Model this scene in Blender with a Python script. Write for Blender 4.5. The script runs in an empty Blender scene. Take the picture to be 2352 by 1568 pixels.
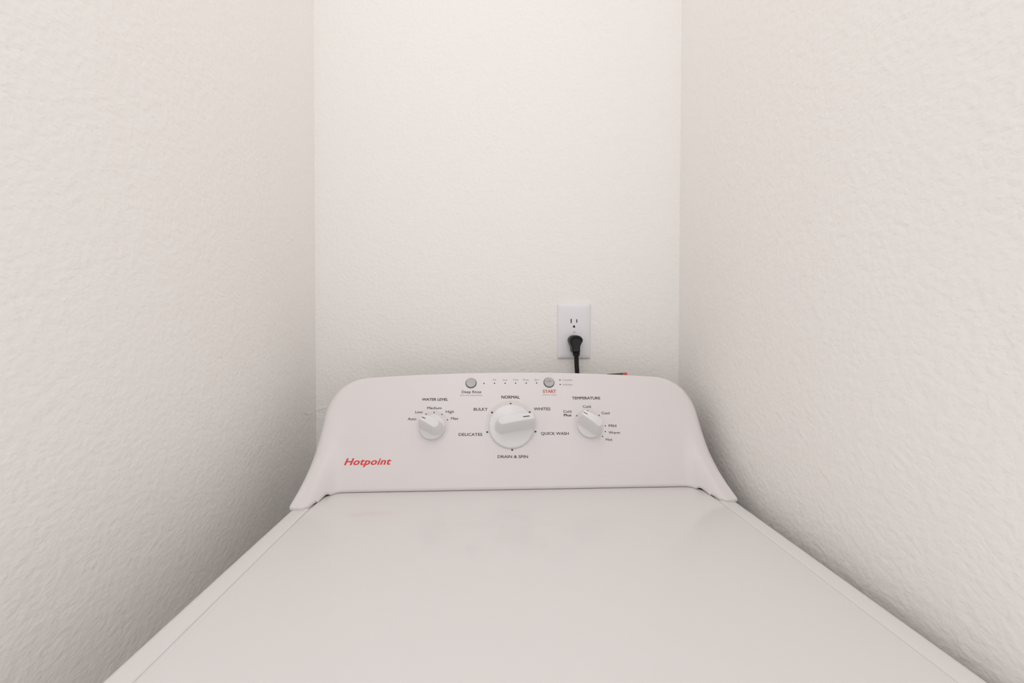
import bpy, bmesh, math
import numpy as np
from mathutils import Vector, Matrix

# ------------------------------------------------------------------ camera
sc = bpy.context.scene
COL = sc.collection
FPX, CX, CY, SHIFT = 922.0, 1176.0, 784.0, 16.0      # focal length in pixels of the 2352 wide frame
PITCH, ROLL = math.radians(1.0), math.radians(0.12)
CAM = np.array([0.0, -0.917, 1.2035])
cam_d = bpy.data.cameras.new('camera'); cam = bpy.data.objects.new('camera', cam_d); COL.objects.link(cam)
cam_d.sensor_width = 36.0; cam_d.lens = FPX / 2352 * 36.0; cam_d.shift_y = -SHIFT / 2352
cam_d.clip_start = 0.01
_up0 = np.array([0, math.sin(PITCH), math.cos(PITCH)])
FWD = np.array([0, math.cos(PITCH), -math.sin(PITCH)])
RIGHT = math.cos(ROLL) * np.array([1.0, 0, 0]) + math.sin(ROLL) * _up0
UP = -math.sin(ROLL) * np.array([1.0, 0, 0]) + math.cos(ROLL) * _up0
M = Matrix.Identity(4)
for i in range(3):
    M[i][0], M[i][1], M[i][2], M[i][3] = RIGHT[i], UP[i], -FWD[i], CAM[i]
cam.matrix_world = M
sc.camera = cam

# ------------------------------------------------------------------ world, exposure
WORLD = 1.06        # the evenly lit room around the open alcove
LAMP_POWER = 1.5    # ceiling lamp of that room
world = bpy.data.worlds.new('world'); sc.world = world; world.use_nodes = True
world.node_tree.nodes['Background'].inputs[0].default_value = (1.0, 0.982, 1.0, 1)
world.node_tree.nodes['Background'].inputs[1].default_value = WORLD
sc.view_settings.view_transform = 'Standard'; sc.view_settings.look = 'None'
sc.view_settings.gamma = 1.0; sc.view_settings.use_curve_mapping = False
sc.view_settings.exposure = 0.0
ld = bpy.data.lights.new('ceiling_lamp', 'AREA'); ld.shape = 'DISK'; ld.size = 0.5; ld.energy = LAMP_POWER; ld.color = (1.0, 0.965, 0.92)
lo = bpy.data.objects.new('ceiling_lamp', ld); COL.objects.link(lo); lo.location = (-0.03, -0.95, 2.42)

# ------------------------------------------------------------------ frames
LID_Z = 0.93
WALL_Y = 0.018                       # back wall
WALL_L, WALL_R = -0.4575, 0.3885
TH = math.radians(2.8)               # the machine stands slightly turned in its alcove
O = np.array([0.0095, -0.25, LID_Z])
EX = np.array([math.cos(TH), math.sin(TH), 0]); EY = np.array([-math.sin(TH), math.cos(TH), 0]); EZ = np.array([0, 0, 1.0])
TILT = math.radians(31); TT = math.tan(TILT)
FN = np.array([0, -math.cos(TILT), math.sin(TILT)])  # console face normal in the machine's frame
def ray(px, py):
    return (px - CX) / FPX * RIGHT - (py - (CY - SHIFT)) / FPX * UP + FWD
def hit(px, py, n, c):
    d = ray(px, py); N = n[0]*EX + n[1]*EY + n[2]*EZ; C = O + c[0]*EX + c[1]*EY + c[2]*EZ
    P = CAM + ((C - CAM) @ N) / (d @ N) * d - O
    return np.array([P @ EX, P @ EY, P @ EZ])
def face_uv(px, py, off=0.0):        # point of the console face: x and distance up the slope
    q = hit(px, py, FN, FN * off)
    return q[0], q[1] * math.sin(TILT) + q[2] * math.cos(TILT)
def wall_pt(px, py, y=WALL_Y):
    d = ray(px, py); return CAM + (y - CAM[1]) / d[1] * d

# ------------------------------------------------------------------ materials
def mat(name, col, rough=0.5, spec=0.5, coat=0.0, emit=None, strength=0.0, metal=0.0):
    m = bpy.data.materials.new(name); m.use_nodes = True
    b = m.node_tree.nodes['Principled BSDF']
    b.inputs['Base Color'].default_value = (*col, 1); b.inputs['Roughness'].default_value = rough
    b.inputs['Specular IOR Level'].default_value = spec; b.inputs['Coat Weight'].default_value = coat
    b.inputs['Coat Roughness'].default_value = 0.08; b.inputs['Metallic'].default_value = metal
    if emit: b.inputs['Emission Color'].default_value = (*emit, 1); b.inputs['Emission Strength'].default_value = strength
    return m
def wall_material(name, col, strength=0.62):
    m = mat(name, col, 0.65, 0.3); nt = m.node_tree; N = nt.nodes; L = nt.links
    b = N['Principled BSDF']
    tc = N.new('ShaderNodeTexCoord')
    mp = N.new('ShaderNodeMapping'); mp.inputs['Scale'].default_value = (0.95, 0.95, 1.1); mp.inputs['Rotation'].default_value = (0.15, 0.2, 0); L.new(tc.outputs['Object'], mp.inputs['Vector'])
    def noise(scale, detail, rough, dist=0.0):
        n = N.new('ShaderNodeTexNoise'); n.inputs['Scale'].default_value = scale
        n.inputs['Detail'].default_value = detail; n.inputs['Roughness'].default_value = rough
        n.inputs['Distortion'].default_value = dist; L.new(mp.outputs[0], n.inputs['Vector']); return n
    a = noise(135, 2, 0.5, 0.0); c = noise(60, 0, 0.5, 0.0); g = noise(2.3, 1, 0.5)
    m3 = N.new('ShaderNodeMath'); m3.operation = 'MULTIPLY_ADD'; m3.inputs[1].default_value = 0.35
    L.new(c.outputs['Fac'], m3.inputs[0]); L.new(a.outputs['Fac'], m3.inputs[2])
    bp = N.new('ShaderNodeBump'); bp.inputs['Strength'].default_value = strength; bp.inputs['Distance'].default_value = 0.0020
    L.new(m3.outputs[0], bp.inputs['Height']); L.new(bp.outputs[0], b.inputs['Normal'])
    mx = N.new('ShaderNodeMixRGB'); mx.inputs[1].default_value = (*[k * 0.985 for k in col], 1); mx.inputs[2].default_value = (*[min(1, k * 1.01) for k in col], 1)
    L.new(g.outputs['Fac'], mx.inputs[0]); L.new(mx.outputs[0], b.inputs['Base Color'])
    return m
WALL_C = (0.925, 0.898, 0.864)
M_wall = wall_material('wall_paint', WALL_C)
M_floor = mat('floor_vinyl', (0.55, 0.49, 0.42), 0.45)
M_lidpaint = mat('white_enamel', (0.77, 0.744, 0.729), 0.07, 0.5)
M_plastic = mat('white_plastic', (0.775, 0.733, 0.726), 0.33, 0.45)
M_knob = mat('knob_plastic', (0.78, 0.775, 0.77), 0.22, 0.5)
M_grey = mat('button_grey', (0.46, 0.455, 0.45), 0.3, 0.5)
M_dark = mat('gap_dark', (0.03, 0.028, 0.027), 0.7)
M_print = mat('print_charcoal', (0.050, 0.038, 0.036), 0.6)
M_printg = mat('print_grey', (0.30, 0.27, 0.265), 0.6)
M_red = mat('print_red', (0.56, 0.09, 0.055), 0.6)
M_logo = mat('logo_red', (0.76, 0.042, 0.052), 0.5)
M_plate = mat('outlet_plastic', (0.84, 0.83, 0.85), 0.25, 0.5)
M_black = mat('black_rubber', (0.010, 0.010, 0.010), 0.42, 0.35)
M_screw = mat('screw_paint', (0.30, 0.29, 0.29), 0.35)
M_orange = mat('label_orange', (0.80, 0.13, 0.05), 0.5)
M_label = mat('label_grey', (0.10, 0.09, 0.085), 0.6)
M_base = mat('lamp_metal', (0.6, 0.6, 0.6), 0.3, metal=1.0)

# ------------------------------------------------------------------ helpers
def obj(name, verts, faces, m, parent=None, smooth=True, matrix=None):
    me = bpy.data.meshes.new(name)
    me.from_pydata([tuple(map(float, v)) for v in verts], [], faces); me.validate(); me.update()
    bm = bmesh.new(); bm.from_mesh(me); bmesh.ops.recalc_face_normals(bm, faces=bm.faces); bm.to_mesh(me); bm.free()
    if smooth:
        me.shade_smooth(); 
    me.materials.append(m)
    o = bpy.data.objects.new(name, me); COL.objects.link(o)
    if matrix is not None: o.matrix_local = matrix
    if parent: o.parent = parent
    return o
def sharp(o, ang=35):
    bm = bmesh.new(); bm.from_mesh(o.data)
    for e in bm.edges:
        if len(e.link_faces) == 2 and e.calc_face_angle(0) > math.radians(ang): e.smooth = False
    bm.to_mesh(o.data); bm.free(); return o
def box(name, x0, x1, y0, y1, z0, z1, m, parent=None, bevel=0.0, seg=3):
    bm = bmesh.new(); bmesh.ops.create_cube(bm, size=1)
    for v in bm.verts:
        v.co = Vector(((x0 + x1)/2 + v.co.x*(x1 - x0), (y0 + y1)/2 + v.co.y*(y1 - y0), (z0 + z1)/2 + v.co.z*(z1 - z0)))
    if bevel: bmesh.ops.bevel(bm, geom=bm.edges[:], offset=bevel, segments=seg, profile=0.5, affect='EDGES')
    me = bpy.data.meshes.new(name); bm.to_mesh(me); bm.free()
    if bevel: me.shade_smooth()
    me.materials.append(m)
    o = bpy.data.objects.new(name, me); COL.objects.link(o)
    if parent: o.parent = parent
    return o
def structure(o, label=None):
    o['kind'] = 'structure'
    if label: o['label'] = label
    return o
def empty(name, loc, label, cat, rz=0.0):
    o = bpy.data.objects.new(name, None); COL.objects.link(o); o.location = loc; o.rotation_euler = (0, 0, rz)
    o.empty_display_size = 0.05; o['label'] = label; o['category'] = cat; return o
def rings(name, loops, m, parent=None, cap0=False, cap1=False, matrix=None, smooth=True):
    n = len(loops[0]); V = []; Fc = []
    for l in loops: V += list(l)
    for k in range(len(loops) - 1):
        for i in range(n):
            j = (i + 1) % n
            Fc.append((k*n + i, k*n + j, (k + 1)*n + j, (k + 1)*n + i))
    if cap0: Fc.append(tuple(range(n)))
    if cap1: Fc.append(tuple((len(loops) - 1)*n + i for i in range(n)))
    return obj(name, V, Fc, m, parent, smooth, matrix)
def circle(r, z, n=64, cx=0, cy=0):
    return [(cx + r*math.cos(2*math.pi*i/n), cy + r*math.sin(2*math.pi*i/n), z) for i in range(n)]
def sst(a, b, x):
    t = np.clip((x - a) / (b - a), 0, 1); return t*t*(3 - 2*t)

# ------------------------------------------------------------------ the room
CEIL = 2.44; FRONT = -1.6; T = 0.1; ALC = -1.02
structure(box('floor', WALL_L - T, WALL_R + T, FRONT, WALL_Y + T, -0.08, 0, M_floor), 'brown vinyl floor under the washing machine')
structure(box('wall_back', WALL_L - T, WALL_R + T, WALL_Y, WALL_Y + T, 0, CEIL, M_wall), 'off white textured wall carrying the electrical outlet')
structure(box('wall_left', WALL_L - T, WALL_L, ALC, WALL_Y, 0, CEIL, M_wall), 'off white textured alcove wall with the wider gap beside the washing machine')
structure(box('wall_right', WALL_R, WALL_R + T, ALC, WALL_Y, 0, CEIL, M_wall), 'off white textured alcove wall close against the washing machine')
# small ridges of plaster and paint where the back wall meets the left wall
def ridge(parent, P, r):
    lp = []
    for k, p in enumerate(P):
        rr = r*(0.35 if k in (0, len(P) - 1) else 1.0)
        d = P[min(k + 1, len(P) - 1)] - P[max(k - 1, 0)]; d = d/np.linalg.norm(d)
        a_ = np.cross(d, [0.3, 0.8, 0.5]); a_ /= np.linalg.norm(a_); b_ = np.cross(d, a_)
        lp.append([p + rr*(math.cos(t)*a_ + math.sin(t)*b_) for t in np.linspace(0, 2*math.pi, 8, endpoint=False)])
    rings('plaster_ridge', lp, M_wall, parent, True, True)
def left_pt(px, py): d = ray(px, py); return CAM + (WALL_L - CAM[0])/d[0]*d
wb, wl_ = bpy.data.objects['wall_back'], bpy.data.objects['wall_left']
ridge(wb, [wall_pt(*p) for p in ((725, 945), (731, 940), (738, 939), (746, 936), (752, 934))], 0.0011)
ridge(wb, [wall_pt(*p) for p in ((726, 947), (729, 953), (732, 960), (737, 966))], 0.0010)
ridge(wb, [wall_pt(*p) for p in ((729, 945), (737, 943), (746, 940))], 0.0008)
ridge(wl_, [left_pt(*p) for p in ((694, 948), (700, 947), (706, 950), (712, 950), (718, 947))], 0.0009)
ridge(wl_, [left_pt(*p) for p in ((686, 944), (692, 946), (697, 944))], 0.0007)

# ------------------------------------------------------------------ the washing machine
ROT = Matrix.Rotation(TH, 4, 'Z')
wm = empty('washing_machine', (O[0], O[1], 0), 'white top loading washing machine with dial console standing in the alcove', 'washing machine', TH)
LZ = LID_Z                            # parts below are in the machine's frame, z from the floor
HW = 0.347; YB, YF = 0.161, -0.505
def rrect(hw, yf, yb, rf, rb, z, n=10, ox=0.0):
    P = []
    for (cx, cy, r, a0) in ((hw - rb, yb - rb, rb, 0), (-(hw - rb), yb - rb, rb, 90), (-(hw - rf), yf + rf, rf, 180), (hw - rf, yf + rf, rf, 270)):
        for i in range(n + 1):
            a = math.radians(a0 + 90*i/n); P.append((cx + r*math.cos(a), cy + r*math.sin(a), z))
    return P
# cabinet
cab = rings('cabinet', [rrect(HW - 0.004 - d, YF + 0.004 + d, YB - 0.002 - d, 0.03, 0.01, z) for d, z in ((0.01, 0.03), (0.0, 0.04), (0.0, LZ - 0.052), (0.01, LZ - 0.05))], M_lidpaint, wm, True, True)
sharp(cab)
for sx in (-1, 1):
    for y in (YF + 0.06, YB - 0.05):
        rings('foot', [circle(0.02, 0, 24, sx*0.29, y), circle(0.022, 0.004, 24, sx*0.29, y), circle(0.022, 0.015, 24, sx*0.29, y), circle(0.009, 0.016, 24, sx*0.29, y), circle(0.009, 0.034, 24, sx*0.29, y)], M_black, wm, True, True)
# top cover: a frame whose rounded rim shows either side of the lid
prof = [(0.006, -0.050), (0.0, -0.046), (0.0, -0.010)]
prof += [(0.010*(1 - math.cos(a)), -0.010 + 0.010*math.sin(a)) for a in np.linspace(0.15, math.pi/2, 9)]
prof += [(0.0250, 0.0), (0.0272, -0.0006), (0.0284, -0.0018), (0.0288, -0.0032), (0.034, -0.0036), (0.050, -0.006)]
loops = [rrect(HW - d, YF + d*1.0, YB - min(d, 0.004), max(0.045 - d, 0.012), 0.008, LZ + z, 12) for d, z in prof]
tc = rings('top_cover', loops, M_lidpaint, wm, True, True)

# console -------------------------------------------------
CW = 0.3465
def zoff_flare(x, z):
    ax = np.abs(x); s = sst(0.284, 0.3275, ax)**2
    return 0.066*np.exp(-np.maximum(z, 0)/0.031)*s
KN = [(1174.6, 977.6, 0.0407, 0.045, 7.5), (993.2, 980.5, 0.0229, 0.040, 155.0), (1354.6, 976.6, 0.0231, 0.041, 144.0)]
KUV = [face_uv(k[0], k[1]) for k in KN]
def face_y(x, z):
    y = TT*z - zoff_flare(x, z)
    v = z / math.cos(TILT)
    for (u0, v0), k in zip(KUV, KN):
        r = np.hypot(x - u0, v - v0); R = k[2]
        y = y + 0.0016*(1 - sst(R + 0.0015, R + 0.0085, r))
    return y
def ztop(x): return 0.1876 - 0.0095*(x/0.29)**2
# outline (counter-clockwise from bottom left), in x and z
def bez(p0, p1, p2, p3, n):
    t = np.linspace(0, 1, n)[:, None]; p0, p1, p2, p3 = map(np.array, (p0, p1, p2, p3))
    return (1 - t)**3*p0 + 3*(1 - t)**2*t*p1 + 3*(1 - t)*t*t*p2 + t**3*p3
NA, NB = 361, 141
ZB = 0.0019; RC = 0.004
up = np.vstack([np.stack([np.full(90, CW), np.linspace(ZB - 0.0018 + RC, 0.110, 90)], 1)[:-1], bez((CW, 0.110), (CW, 0.141), (0.333, 0.1730), (0.285, ztop(0.285)), 60)])
ZC = ZB - 0.0018
arc = lambda t0, t1: np.array([(CW - RC + RC*math.cos(t), ZC + RC + RC*math.sin(t)) for t in np.linspace(t0, t1, 12)])
right = np.vstack([arc(-math.pi/4, 0)[:-1], up])
def resample(P, n):
    s = np.r_[0, np.cumsum(np.hypot(*np.diff(P, axis=0).T))]; q = np.linspace(0, s[-1], n)
    return np.stack([np.interp(q, s, P[:, 0]), np.interp(q, s, P[:, 1])], 1)
ic = int(len(right)*0.83)
topx = np.linspace(0.285, 0, 80); toph = np.stack([topx, ztop(topx)], 1)
half_top = np.vstack([right[ic:], toph[1:]])
Rside = resample(right[:ic + 1], NB); Tr = resample(half_top, NA//2 + 1)
Tcur = np.vstack([Tr * [-1, 1], Tr[::-1][1:]])           # left to right
Lside = Rside * [-1, 1]
Br = resample(np.vstack([np.array([(0, ZC), (0.1, ZC), (0.2, ZC), (0.3, ZC)]), arc(-math.pi/2, -math.pi/4)]), NA//2 + 1)
Br[:, 1] += 0.0018*(1 - sst(0.300, 0.322, Br[:, 0])) + 0.0040*np.exp(-((Br[:, 0] - 0.3095)/0.0030)**2) + 0.0022*np.exp(-((Br[:, 0] - 0.3165)/0.0016)**2)   # hinge notches
Bcur = np.vstack([Br[::-1] * [-1, 1], Br[1:]])
# a closed loop of the outline
loop = np.vstack([Bcur[:-1], Rside[:-1], Tcur[::-1][:-1], Lside[::-1][:-1]])
tang = np.roll(loop, -1, 0) - np.roll(loop, 1, 0); tang /= np.linalg.norm(tang, axis=1)[:, None]
nrm = np.stack([tang[:, 1], -tang[:, 0]], 1)
# fillet radius: wide along the sides, narrow on top and at the foot
zz = loop[:, 1]; ax = np.abs(loop[:, 0])
rad = np.where(np.abs(nrm[:, 0]) > 0.5, 0.015, 0.0035)
rad = np.where(np.abs(nrm[:, 0]) > 0.5, 0.005 + 0.010*sst(0.008, 0.045, zz), rad)
rad = np.where((nrm[:, 1] < -0.5), 0.0050 - 0.0032*sst(0.300, 0.320, ax), rad)
ker = np.ones(41)/41
rad = np.convolve(np.r_[rad[-40:], rad, rad[:40]], ker, 'same')[40:-40]
inset = loop - nrm*rad[:, None]
nb = NA - 1; nr = NB - 1
iB = inset[0:NA]; iR = inset[nb:nb + NB]; iT = inset[nb + nr:nb + nr + NA][::-1]; iL = np.vstack([inset[nb + nr + nb:], inset[:1]])[::-1]
a = np.linspace(0, 1, NA)[None, :, None]; b = np.linspace(0, 1, NB)[:, None, None]
G = (1 - b)*iB[None] + b*iT[None] + (1 - a)*iL[:, None] + a*iR[:, None] - ((1 - a)*(1 - b)*iB[0] + a*(1 - b)*iB[-1] + (1 - a)*b*iT[0] + a*b*iT[-1])
GX, GZ = G[..., 0], G[..., 1]; GY = face_y(GX, GZ)
V = [(x, y, z + LZ) for x, y, z in zip(GX.ravel(), GY.ravel(), GZ.ravel())]
Fc = [(r*NA + c, r*NA + c + 1, (r + 1)*NA + c + 1, (r + 1)*NA + c) for r in range(NB - 1) for c in range(NA - 1)]
bidx = [c for c in range(NA - 1)] + [r*NA + NA - 1 for r in range(NB - 1)] + [(NB - 1)*NA + c for c in range(NA - 1, 0, -1)] + [r*NA for r in range(NB - 1, 0, -1)]
prev = bidx; n = len(bidx)
y0 = face_y(inset[:, 0], inset[:, 1])
fl = zoff_flare(loop[:, 0], loop[:, 1])
for ph in (15, 30, 45, 60, 75, 90, 'back0', 'back'):
    if ph == 'back': y = np.full(n, YB); P = loop - nrm*0.004 - np.stack([0*nrm[:, 1], 0.012*np.maximum(nrm[:, 1], 0)], 1)
    elif ph == 'back0': y = np.full(n, YB - 0.004); P = loop - np.stack([0*nrm[:, 1], 0.011*np.maximum(nrm[:, 1], 0)], 1)
    else:
        p = math.radians(ph); o_, k_ = rad*math.sin(p), rad*(1 - math.cos(p))      # outward in the face, back along its normal
        P = inset + np.stack([nrm[:, 0]*o_, nrm[:, 1]*o_*math.cos(TILT) - k_*math.sin(TILT)*np.abs(nrm[:, 1])], 1)
        y = y0 + nrm[:, 1]*o_*math.sin(TILT) + k_*(math.cos(TILT)*np.abs(nrm[:, 1]) + 1.17*(1 - np.abs(nrm[:, 1])))
    k = len(V); V += [(P[i, 0], y[i], P[i, 1] + LZ) for i in range(n)]
    cur = list(range(k, k + n))
    Fc += [(prev[i], cur[i], cur[(i + 1) % n], prev[(i + 1) % n]) for i in range(n)]
    prev = cur
Fc.append(tuple(prev))
console = obj('console', V, Fc, M_plastic, wm)
sharp(console, 75)

# lid -------------------------------------------------
LWF, LWB = 0.3176, 0.3150
def lid_outline(d, z):
    P = []
    r = 0.025 - d*0.6
    yb = 0.006 - d; hb = LWB - d; hf = LWF - d; yf = YF + 0.030 + d
    for sx in (1, -1):
        arc = [(sx*(hb - r + r*math.cos(t)), yb - r + r*math.sin(t), z) for t in np.linspace(0, math.pi/2, 12)]
        side = [(sx*(hf - 0.02), yf + 0.006, z), (sx*hf, yf + 0.03, z), (sx*hf, yf + 0.12, z), (sx*(hf - 0.0002), -0.12, z), (sx*(hb + 0.0008), -0.055, z)]
        P += (side + arc) if sx == 1 else (side + arc)[::-1]
    P.append((0, yf - 0.0, z))
    return P
lloops = [lid_outline(0.004, LZ - 0.0028), lid_outline(0.0, LZ - 0.0026), lid_outline(0.0, LZ - 0.0012)]
lloops += [lid_outline(0.0016*(1 - math.cos(t)), LZ - 0.0012 + 0.0014*math.sin(t)) for t in np.linspace(0.3, math.pi/2, 5)]
lid = rings('lid', lloops, M_lidpaint, wm, True, True); sharp(lid, 60)

# face frame: X along the width, Y up the slope, Z out of the face
def face_matrix(u, v, h=0.0, rot=0.0):
    p = Vector((u, v*math.sin(TILT), LZ + v*math.cos(TILT))) + Vector([float(h*c) for c in FN])
    X = Vector((1, 0, 0)); Y = Vector((0, math.sin(TILT), math.cos(TILT))); Z = Vector(FN)
    m = Matrix.Identity(4)
    for i in range(3): m[i][0], m[i][1], m[i][2], m[i][3] = X[i], Y[i], Z[i], p[i]
    return m @ Matrix.Rotation(rot, 4, 'Z')

# dials -------------------------------------------------
def make_knob(u, v, R, H, deg, big, mark, tip):
    n, nrad = 160, 46
    A = math.radians(deg)
    hwid = 0.0088 if big else 0.0080
    end = -0.62*R if big else -0.74*R
    def height(x, y):
        s = x*math.cos(A) + y*math.sin(A); t = -x*math.sin(A) + y*math.cos(A)
        r = np.hypot(x, y)
        dish = 0.0044 + 0.0034*(1 - (r/R)**2)
        w = hwid*(0.90 - 0.20*np.clip(s/R, -0.6, 1))
        # distance outside the grip's footprint: a bar with a rounded heel
        hx = np.minimum(s - (end + w), 0.0)
        dd = np.maximum(np.hypot(hx, t) - w, s - tip*R)
        draft = 0.0058
        g = 1 - sst(-0.0012, draft, dd)
        top = H - 0.0055*np.clip(-s/R + 0.1, 0, 1)**2 - 0.003*np.clip(s/R, 0, 1)**2
        return dish + (top - dish)*g
    V = []; Fc = []
    for k in range(nrad):
        rr = R*0.955*k/(nrad - 1)
        for i in range(n):
            x, y = rr*math.cos(2*math.pi*i/n), rr*math.sin(2*math.pi*i/n)
            V.append((x, y, float(height(np.float64(x), np.float64(y)))))
    top = [V[(nrad - 1)*n + i][2] for i in range(n)]
    for (fr, dz) in ((0.985, 0.0006), (1.0, 0.0016)):
        for i in range(n):
            V.append((R*fr*0.985*math.cos(2*math.pi*i/n), R*fr*0.985*math.sin(2*math.pi*i/n), top[i] - dz))
    for (fr, z) in ((1.0, 0.0026), (1.0, 0.0010), (0.96, 0.0)):
        for i in range(n): V.append((R*fr*math.cos(2*math.pi*i/n), R*fr*math.sin(2*math.pi*i/n), z))
    nl = nrad + 5
    for k in range(nl - 1):
        for i in range(n):
            j = (i + 1) % n; Fc.append((k*n + i, k*n + j, (k + 1)*n + j, (k + 1)*n + i))
    Fc.append(tuple((nl - 1)*n + i for i in range(n)))
    bm = bmesh.new()
    o = obj('dial_knob', V, Fc, M_knob, wm, True, face_matrix(u, v, -0.0012))
    bm.from_mesh(o.data); bmesh.ops.remove_doubles(bm, verts=bm.verts, dist=1e-6); bmesh.ops.recalc_face_normals(bm, faces=bm.faces); bm.to_mesh(o.data); bm.free()
    # pointer line printed on the tip of the grip
    s0, s1 = R*mark[0], R*mark[1]
    hw = 0.00075 if big else 0.0006
    PV = []
    for s in np.linspace(s0, s1, 6):
        for t in (-hw, hw):
            x, y = s*math.cos(A) - t*math.sin(A), s*math.sin(A) + t*math.cos(A)
            PV.append((x, y, float(height(np.float64(x), np.float64(y))) + 0.00025))
    obj('pointer_mark', PV, [(2*i, 2*i + 1, 2*i + 3, 2*i + 2) for i in range(5)], M_print, o)
    return o
for i, ((u, v), k) in enumerate(zip(KUV, KN)):
    ko = make_knob(u, v, k[2], k[3], k[4], i == 0, ((0.46, 0.74), (0.34, 0.66), (0.60, 0.92))[i], (0.95, 0.78, 0.97)[i])
    ko['label'] = ['large white cycle dial', 'small white water level dial', 'small white temperature dial'][i]

# push buttons -------------------------------------------------
def make_button(px, py, label, icon):
    u, v = face_uv(px, py); R = 0.0094
    socket = rings('button_recess_shade', [circle(R + 0.0010, 0.0), circle(R + 0.0010, 0.00025)], M_dark, console, True, True, face_matrix(u, v))  # flat dark disc: the recess shade around the button, put into its colour
    o = rings('push_button', [circle(R, 0.0), circle(R, 0.0016)] + [circle(R - 0.0012*(1 - math.cos(t)), 0.0016 + 0.0012*math.sin(t)) for t in np.linspace(0.3, math.pi/2, 5)] + [circle(R*f, 0.0028 - 0.0005*(1 - f)) for f in (0.7, 0.4, 0.15)], M_grey, wm, True, True, face_matrix(u, v, 0.0002))
    o['label'] = label
    if icon:
        z = 0.00275
        tri = [(-0.0052, 0.0016, z), (-0.0052, -0.0016 + 0.0006, z), (-0.0022, 0.0002, z)]
        obj('play_symbol', [(x + 0.0004, y + 0.0012, zz) for x, y, zz in tri], [(0, 1, 2)], M_screw, o, False)
        for x in (0.0010, 0.0030):
            obj('pause_bar', [(x, 0.0, z), (x + 0.0010, 0.0, z), (x + 0.0010, 0.0034, z), (x, 0.0034, z)], [(0, 1, 2, 3)], M_screw, o, False)
        obj('slash_mark', [(-0.0012, 0.0002, z), (-0.0006, 0.0002, z), (0.0006, 0.0034, z), (0.0, 0.0034, z)], [(0, 1, 2, 3)], M_screw, o, False)
make_button(1082.0, 879.6, 'round grey option button', False)
make_button(1260.8, 878.3, 'round grey start button with play and pause symbol', True)

# dots -------------------------------------------------
def dot(px, py, r_px, name, m=None):
    u, v = face_uv(px, py); e, _ = face_uv(px + r_px, py); r = e - u
    def lift(x, y, h):
        z = (v + y)*math.cos(TILT); return (TT*z - float(face_y(np.float64(u + x), np.float64(z))))*math.cos(TILT) + h
    L = [[(x, y, lift(x, y, h)) for x, y, _ in circle(rr, 0, 20)] for rr, h in ((r, -0.0003), (r, 0.0002), (r*0.5, 0.00022))]
    rings(name, L, m or M_print, console, True, True, face_matrix(u, v), False)
for p in ((1172.9, 926.6), (1130.2, 946.5), (1216.8, 945.9), (1119.2, 991.7), (1230.0, 990.6), (1176.4, 1032.6)): dot(*p, 2.2, 'dial_dot')
for p in ((963.2, 964.4), (978.6, 950.5), (996.9, 946.5), (1015.0, 951.1), (1027.9, 963.7), (1325.3, 954.1), (1349.6, 943.2), (1376.2, 953.1), (1390.7, 977.4), (1390.2, 990.6), (1384.1, 1002.0)): dot(*p, 1.35, 'dial_dot')
for p in ((1111.6, 880.2), (1135.9, 879.9), (1160.2, 879.9), (1184.4, 879.7), (1208.7, 879.5), (1232.7, 879.3), (1286.2, 872.4), (1286.7, 882.7)): dot(*p, 1.5, 'indicator_light')

# lettering -------------------------------------------------
def text_mesh(s, bold=0.0, shear=0.0, space=1.0):
    c = bpy.data.curves.new('lettering', 'FONT'); c.body = s; c.size = 1.0; c.shear = shear
    c.space_character = space; c.resolution_u = 3; c.fill_mode = 'FRONT'
    o = bpy.data.objects.new('lettering', c); COL.objects.link(o)
    dg = bpy.context.evaluated_depsgraph_get()
    me = bpy.data.meshes.new_from_object(o.evaluated_get(dg)); bpy.data.objects.remove(o); bpy.data.curves.remove(c)
    if bold:                          # heavier strokes: the same outlines laid over each other, slightly shifted
        V = [v.co.copy() for v in me.vertices]; F0 = [tuple(p.vertices) for p in me.polygons]
        VV, FF = [], []
        for k, (dx, dy) in enumerate(((-1, 0), (1, 0), (0, 0.7), (0, -0.7), (-0.7, 0.5), (0.7, -0.5), (0.7, 0.5), (-0.7, -0.5))):
            n0 = len(VV); VV += [(v.x + dx*bold, v.y + dy*bold, k*0.000018) for v in V]; FF += [tuple(n0 + i for i in f) for f in F0]
        bpy.data.meshes.remove(me); me = bpy.data.meshes.new('lettering'); me.from_pydata(VV, [], FF); me.update()
    return me
_h = text_mesh('H'); CAP = max(v.co.y for v in _h.vertices); bpy.data.meshes.remove(_h)
def lettering(s, xl, xr, yt, yb, m, bold=0.0, shear=0.0, yb2=None, name='lettering', space=1.0, label=None):
    me = text_mesh(s, bold, shear, space)
    P0 = np.array(face_uv(xl, yb)); P1 = np.array(face_uv(xr, yb2 if yb2 is not None else yb)); PT = np.array(face_uv(xl, yt))
    xs = [v.co.x for v in me.vertices]; x0, x1 = min(xs), max(xs)
    W = np.linalg.norm(P1 - P0); Hc = PT[1] - P0[1]; rot = math.atan2(P1[1] - P0[1], P1[0] - P0[0])
    for v in me.vertices:
        x, y = (v.co.x - x0)/(x1 - x0)*W, v.co.y/CAP*Hc
        u, z = P0[0] + x*math.cos(rot) - y*math.sin(rot), (P0[1] + x*math.sin(rot) + y*math.cos(rot))*math.cos(TILT)
        v.co = Vector((x, y, (TT*z - float(face_y(np.float64(u), np.float64(z))))*math.cos(TILT) + v.co.z))   # follow the face
    me.materials.clear(); me.materials.append(m)
    o = bpy.data.objects.new(name, me); COL.objects.link(o); o.matrix_local = face_matrix(P0[0], P0[1], 0.00015, rot); o.parent = console
    if label: o['label'] = label
    return o
BR, BB = 0.008, 0.024
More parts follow.
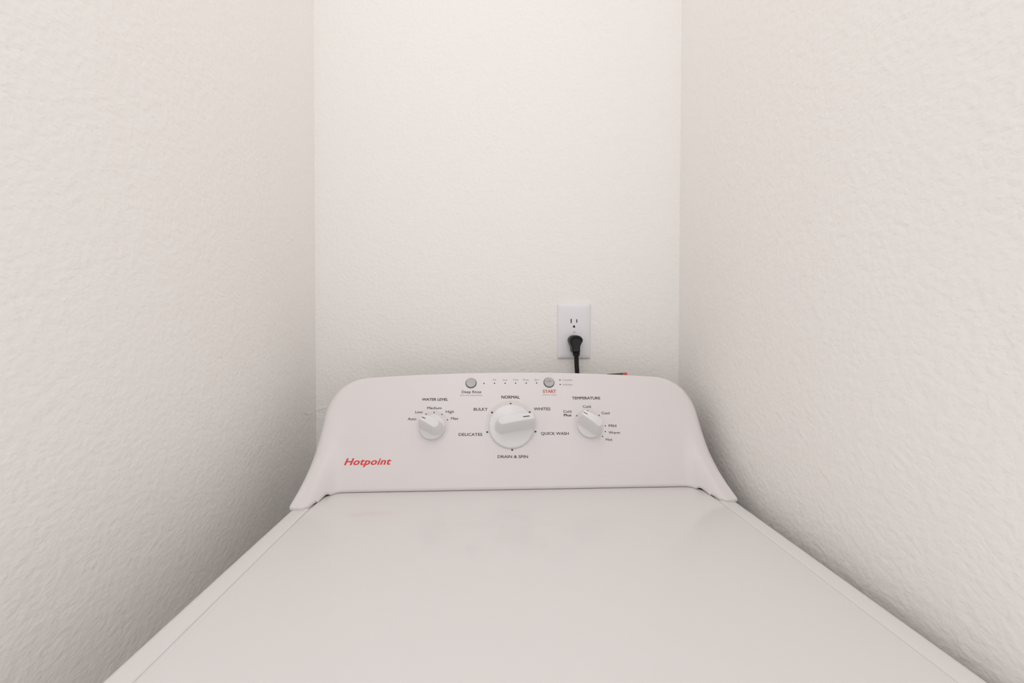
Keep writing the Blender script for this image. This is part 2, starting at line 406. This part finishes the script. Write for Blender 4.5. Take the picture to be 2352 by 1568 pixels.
for s, xl, xr, yt, yb, m, bold in (
    ('Deep Rinse', 1060.7, 1105.3, 896.7, 902.6, M_print, BR),
    ('Select when adding Softener', 1056.9, 1108.1, 906.0, 908.7, M_printg, 0),
    ('Fill', 1132.5, 1139.3, 870.2, 874.1, M_printg, 0), ('Soak', 1154.4, 1165.9, 870.2, 874.1, M_printg, 0),
    ('Wash', 1177.9, 1190.8, 870.0, 873.9, M_printg, 0), ('Rinse', 1202.0, 1214.6, 869.9, 873.8, M_printg, 0),
    ('Spin', 1227.2, 1237.5, 869.7, 873.6, M_printg, 0), ('Complete', 1291.9, 1314.7, 870.3, 874.1, M_printg, 0),
    ('Unlocked', 1292.5, 1314.7, 880.9, 884.8, M_printg, 0), ('START', 1247.0, 1277.5, 895.2, 901.9, M_red, BB),
    ('Hold 3s to Cancel', 1247.3, 1278.2, 905.0, 907.6, M_printg, 0), ('NORMAL', 1151.6, 1194.0, 908.5, 915.0, M_print, BB),
    ('WATER LEVEL', 968.9, 1029.1, 914.1, 919.9, M_print, BB), ('Medium', 981.1, 1014.2, 933.8, 939.5, M_print, BR),
    ('Low', 953.7, 970.8, 943.0, 948.7, M_print, BR), ('Auto', 936.2, 955.9, 958.8, 964.5, M_print, BR),
    ('High', 1023.7, 1042.3, 942.2, 947.9, M_print, BR), ('Max', 1035.7, 1052.7, 957.9, 963.6, M_print, BR),
    ('BULKY', 1087.9, 1120.1, 936.4, 942.7, M_print, 0.014), ('DELICATES', 1053.2, 1107.7, 994.4, 1000.6, M_print, 0.014),
    ('WHITES', 1226.3, 1264.3, 935.6, 942.0, M_print, 0.014), ('QUICK WASH', 1242.6, 1306.6, 992.1, 998.4, M_print, 0.014),
    ('DRAIN & SPIN', 1142.9, 1212.8, 1045.3, 1051.5, M_print, 0.014), ('TEMPERATURE', 1314.1, 1378.9, 911.0, 916.9, M_print, BB),
    ('Cold', 1339.0, 1357.2, 930.6, 936.3, M_print, BR), ('Cold', 1293.9, 1312.3, 941.8, 947.6, M_print, BR),
    ('Plus', 1295.1, 1312.6, 950.4, 955.8, M_print, 0.03), ('Cool', 1382.1, 1400.7, 945.3, 951.0, M_print, BR),
    ('Mild', 1398.4, 1415.9, 974.5, 980.3, M_print, BR), ('Warm', 1398.4, 1424.0, 990.3, 995.8, M_print, BR),
    ('Hot', 1391.8, 1406.8, 1006.1, 1011.8, M_print, BR)):
    lettering(s, xl, xr, yt, yb, m, bold)
lettering('Hotpoint', 790.2, 897.8, 1052.9, 1067.6, M_logo, 0.030, 0.22, 1066.4, 'brand_lettering', 1.07, label='bold red italic lettering')

# warning label standing up behind the console
q0 = hit(1394, 858.4, (0, 1, 0), (0, YB + 0.001, 0)); q1 = hit(1440.2, 855.4, (0, 1, 0), (0, YB + 0.001, 0)); q2 = hit(1430, 856.0, (0, 1, 0), (0, YB + 0.001, 0))
def card(name, xa, za, xb, zb, ya, yb, h, m, parent):
    P = [(xa, za), (xb - 0.0015, zb), (xb, zb - 0.0012), (xb, zb - h), (xa, za - h)]
    return rings(name, [[(x, y, LZ + z) for x, z in P] for y in (ya, yb)], m, parent, True, True, smooth=False)
wl = card('warning_label', q0[0], q0[2], q1[0], q1[2], YB + 0.0004, YB + 0.0014, 0.08, M_label, wm); wl['label'] = 'dark edged warning label with an orange end'
card('orange_band', q2[0], q2[2] - 0.0007, q1[0] - 0.0004, q1[2] - 0.0007, YB + 0.0001, YB + 0.0009, 0.078, M_orange, wl)

# ------------------------------------------------------------------ outlet
p0 = wall_pt(1280, 697); p1 = wall_pt(1356, 824)
pc = ((p0[0] + p1[0])/2, (p0[2] + p1[2])/2); pw, phh = (p1[0] - p0[0])/2, (p0[2] - p1[2])/2
ou = empty('electrical_outlet', (pc[0], WALL_Y, pc[1]), 'white duplex electrical outlet plate on the back wall with the black plug', 'outlet')
def rr2(hw, hh, r, n=8):
    P = []
    for cx, cz, a0 in ((hw - r, hh - r, 0), (-(hw - r), hh - r, 90), (-(hw - r), -(hh - r), 180), (hw - r, -(hh - r), 270)):
        for i in range(n + 1):
            t = math.radians(a0 + 90*i/n); P.append((cx + r*math.cos(t), cz + r*math.sin(t)))
    return P
lp = []
for d, y in ((0.0, 0.0), (0.0, -0.0012), (0.0008, -0.0030), (0.0030, -0.0046), (0.0065, -0.0056), (0.011, -0.0060)):
    lp.append([(x, y, z) for x, z in rr2(pw - d, phh - d, 0.003)])
plate = rings('cover_plate', lp, M_plate, ou, True, True)
def cutter(cx, cz, w, h, arch=False):
    if arch:
        P = [(-w/2, -h/2), (w/2, -h/2), (w/2, 0)] + [(w/2*math.cos(t), w/2*math.sin(t)) for t in np.linspace(0, math.pi, 9)[1:-1]] + [(-w/2, 0)]
    else: P = [(-w/2, -h/2), (w/2, -h/2), (w/2, h/2), (-w/2, h/2)]
    return [[(cx + x, y, cz + z) for x, z in P] for y in (-0.02, -0.0008)]
def W(px, py): q = wall_pt(px, py, WALL_Y - 0.006); return q[0] - pc[0], q[2] - pc[1]
slots = [(*W(1311.9, 737), 0.0026, 0.0097, False), (*W(1325.0, 736.8), 0.0024, 0.0080, False), (*W(1318.6, 749.4), 0.0050, 0.0054, True)]
lower = [(s[0] + 0.0006, s[1] - 0.0525, *s[2:]) for s in slots]
for s in slots + lower:
    c = rings('cutter', cutter(*s), M_dark, ou, True, True, smooth=False)
    md = plate.modifiers.new('b', 'BOOLEAN'); md.operation = 'DIFFERENCE'; md.object = c; md.solver = 'EXACT'
    dg = bpy.context.evaluated_depsgraph_get(); dg.update()
    me = bpy.data.meshes.new_from_object(plate.evaluated_get(dg)); plate.modifiers.clear(); plate.data = me
    bpy.data.objects.remove(c)
plate.data.materials.clear(); plate.data.materials.append(M_plate); sharp(plate, 40)
for s in slots + lower:
    cx, cz, w, h, ar = s
    box('slot', cx - w/2 - 0.0003, cx + w/2 + 0.0003, -0.0022, -0.0009, cz - h/2 - 0.0003, cz + h/2 + 0.0003, M_dark, ou)
sx, sz = W(1319.0, 761.8)
scr = rings('screw', [[(sx + r*math.cos(t), y, sz + r*math.sin(t)) for t in np.linspace(0, 2*math.pi, 24, endpoint=False)] for r, y in ((0.0025, -0.0058), (0.0023, -0.0064), (0.0014, -0.0067))], M_plate, ou, True, True)
box('screw_slot', sx - 0.0021, sx + 0.0021, -0.0068, -0.0063, sz - 0.0005, sz + 0.0005, M_screw, scr)

# ------------------------------------------------------------------ power cord with its plug
pcd = empty('power_cord', (pc[0], WALL_Y - 0.006, pc[1]), 'black power cord plugged into the lower socket of the outlet', 'power cord')
org = Vector(pcd.location)
YFR = WALL_Y - 0.040; YBK = WALL_Y - 0.0075
def rel(P): return tuple(Vector(P) - org)
outl = [(1322.5, 769.8), (1313.5, 772.0), (1308.6, 778.0), (1308.2, 784.0), (1310.8, 791.0), (1313.6, 798.0), (1314.6, 806.5), (1316.0, 808.6), (1331.0, 808.6), (1333.0, 804.5), (1333.2, 797.0), (1335.6, 790.0), (1339.2, 783.0), (1338.4, 777.0), (1332.5, 771.6)]
ptsf = np.array([wall_pt(x, y, YFR)[[0, 2]] for x, y in outl])
def smooth_closed(P, n=72):
    Q = np.vstack([P[-2:], P, P[:3]]); out = []
    for i in range(n):
        s = i/n*len(P); k = int(s); t = s - k; a0, a1, a2, a3 = Q[k + 1], Q[k + 2], Q[k + 3], Q[k + 4] if k + 4 < len(Q) else Q[-1]
        out.append(0.5*((2*a1) + (-a0 + a2)*t + (2*a0 - 5*a1 + 4*a2 - a3)*t*t + (-a0 + 3*a1 - 3*a2 + a3)*t**3))
    return np.array(out)
SP = smooth_closed(ptsf); cen = SP.mean(0)
lp = []
for sc_, yy in ((0.90, YBK), (0.96, YBK - 0.001), (1.0, YBK - 0.004), (1.0, YBK - 0.012), (0.955, YBK - 0.0135), (0.955, YBK - 0.0150), (1.0, YBK - 0.0165), (1.0, YFR + 0.005), (0.985, YFR + 0.0025), (0.94, YFR + 0.0008), (0.86, YFR), (0.80, YFR + 0.0003), (0.76, YFR + 0.0012), (0.5, YFR + 0.0018), (0.2, YFR + 0.0018)):
    lp.append([rel((cen[0] + (x - cen[0])*sc_, yy, cen[1] + (z - cen[1])*sc_)) for x, z in SP])
rings('plug', lp, M_black, pcd, True, True)
def prong(cx, cz, w, h):
    box('prong', cx + pc[0] - w/2 - org.x, cx + pc[0] + w/2 - org.x, YBK - 0.002 - org.y, WALL_Y - 0.0025 - org.y, cz + pc[1] - h/2 - org.z, cz + pc[1] + h/2 - org.z, M_base, pcd)
prong(lower[0][0], lower[0][1], 0.0015, 0.006); prong(lower[1][0], lower[1][1], 0.0015, 0.006); prong(lower[2][0], lower[2][1], 0.0038, 0.004)
# ribbed strain relief
ym = (YFR + YBK)/2
cb = wall_pt(1323.4, 806.0, ym); ce = wall_pt(1323.6, 816.8, ym)
lp = []
for i, t in enumerate(np.linspace(0, 1, 17)):
    w = (0.0092 - 0.0012*t)*(1.0 if (i % 4) in (0, 1) else 0.90); d = w*0.78
    x = cb[0] + (ce[0] - cb[0])*t; z = cb[2] + (ce[2] - cb[2])*t
    lp.append([rel((x + w*math.cos(q), ym + d*math.sin(q), z)) for q in np.linspace(0, 2*math.pi, 32, endpoint=False)])
rings('strain_relief', lp, M_black, pcd, True, True)
# three-wire cable hanging down behind the console
path = [Vector((ce[0], ym, ce[2] + 0.004))]
for px, py in ((1324.0, 825), (1324.6, 840), (1325.6, 856)): path.append(Vector(wall_pt(px, py, ym + 0.002)))
b0 = path[-1]
path += [Vector((b0.x + 0.004, ym + 0.003, b0.z - 0.06)), Vector((b0.x + 0.012, ym, b0.z - 0.16)), Vector((b0.x + 0.03, ym - 0.006, b0.z - 0.26)), Vector((b0.x + 0.04, ym - 0.012, b0.z - 0.36))]
def catmull(P, n):
    Q = [P[0]*2 - P[1]] + P + [P[-1]*2 - P[-2]]; out = []
    for k in range(len(P) - 1):
        a0, a1, a2, a3 = Q[k:k + 4]
        for i in range(n):
            t = i/n; out.append(0.5*((2*a1) + (a2 - a0)*t + (2*a0 - 5*a1 + 4*a2 - a3)*t*t + (3*a1 - a0 - 3*a2 + a3)*t**3))
    return out + [P[-1]]
cp = catmull(path, 8); lp = []
for i, p in enumerate(cp):
    l = []
    for q in np.linspace(0, 2*math.pi, 48, endpoint=False):
        x = 0.0052*math.cos(q); k = abs(((x + 0.0052) % 0.003467) - 0.001733)/0.001733
        d = 0.0024*math.sqrt(max(0.0, 1 - 0.72*k*k))*math.sin(q)/max(abs(math.sin(q)), 1e-6) if abs(math.sin(q)) > 1e-3 else 0.0
        if abs(math.cos(q)) > 0.93: d *= abs(math.sin(q))/0.37
        l.append(rel((p.x + x, p.y + d, p.z)))
    lp.append(l)
rings('cable', lp, M_black, pcd, True, True)
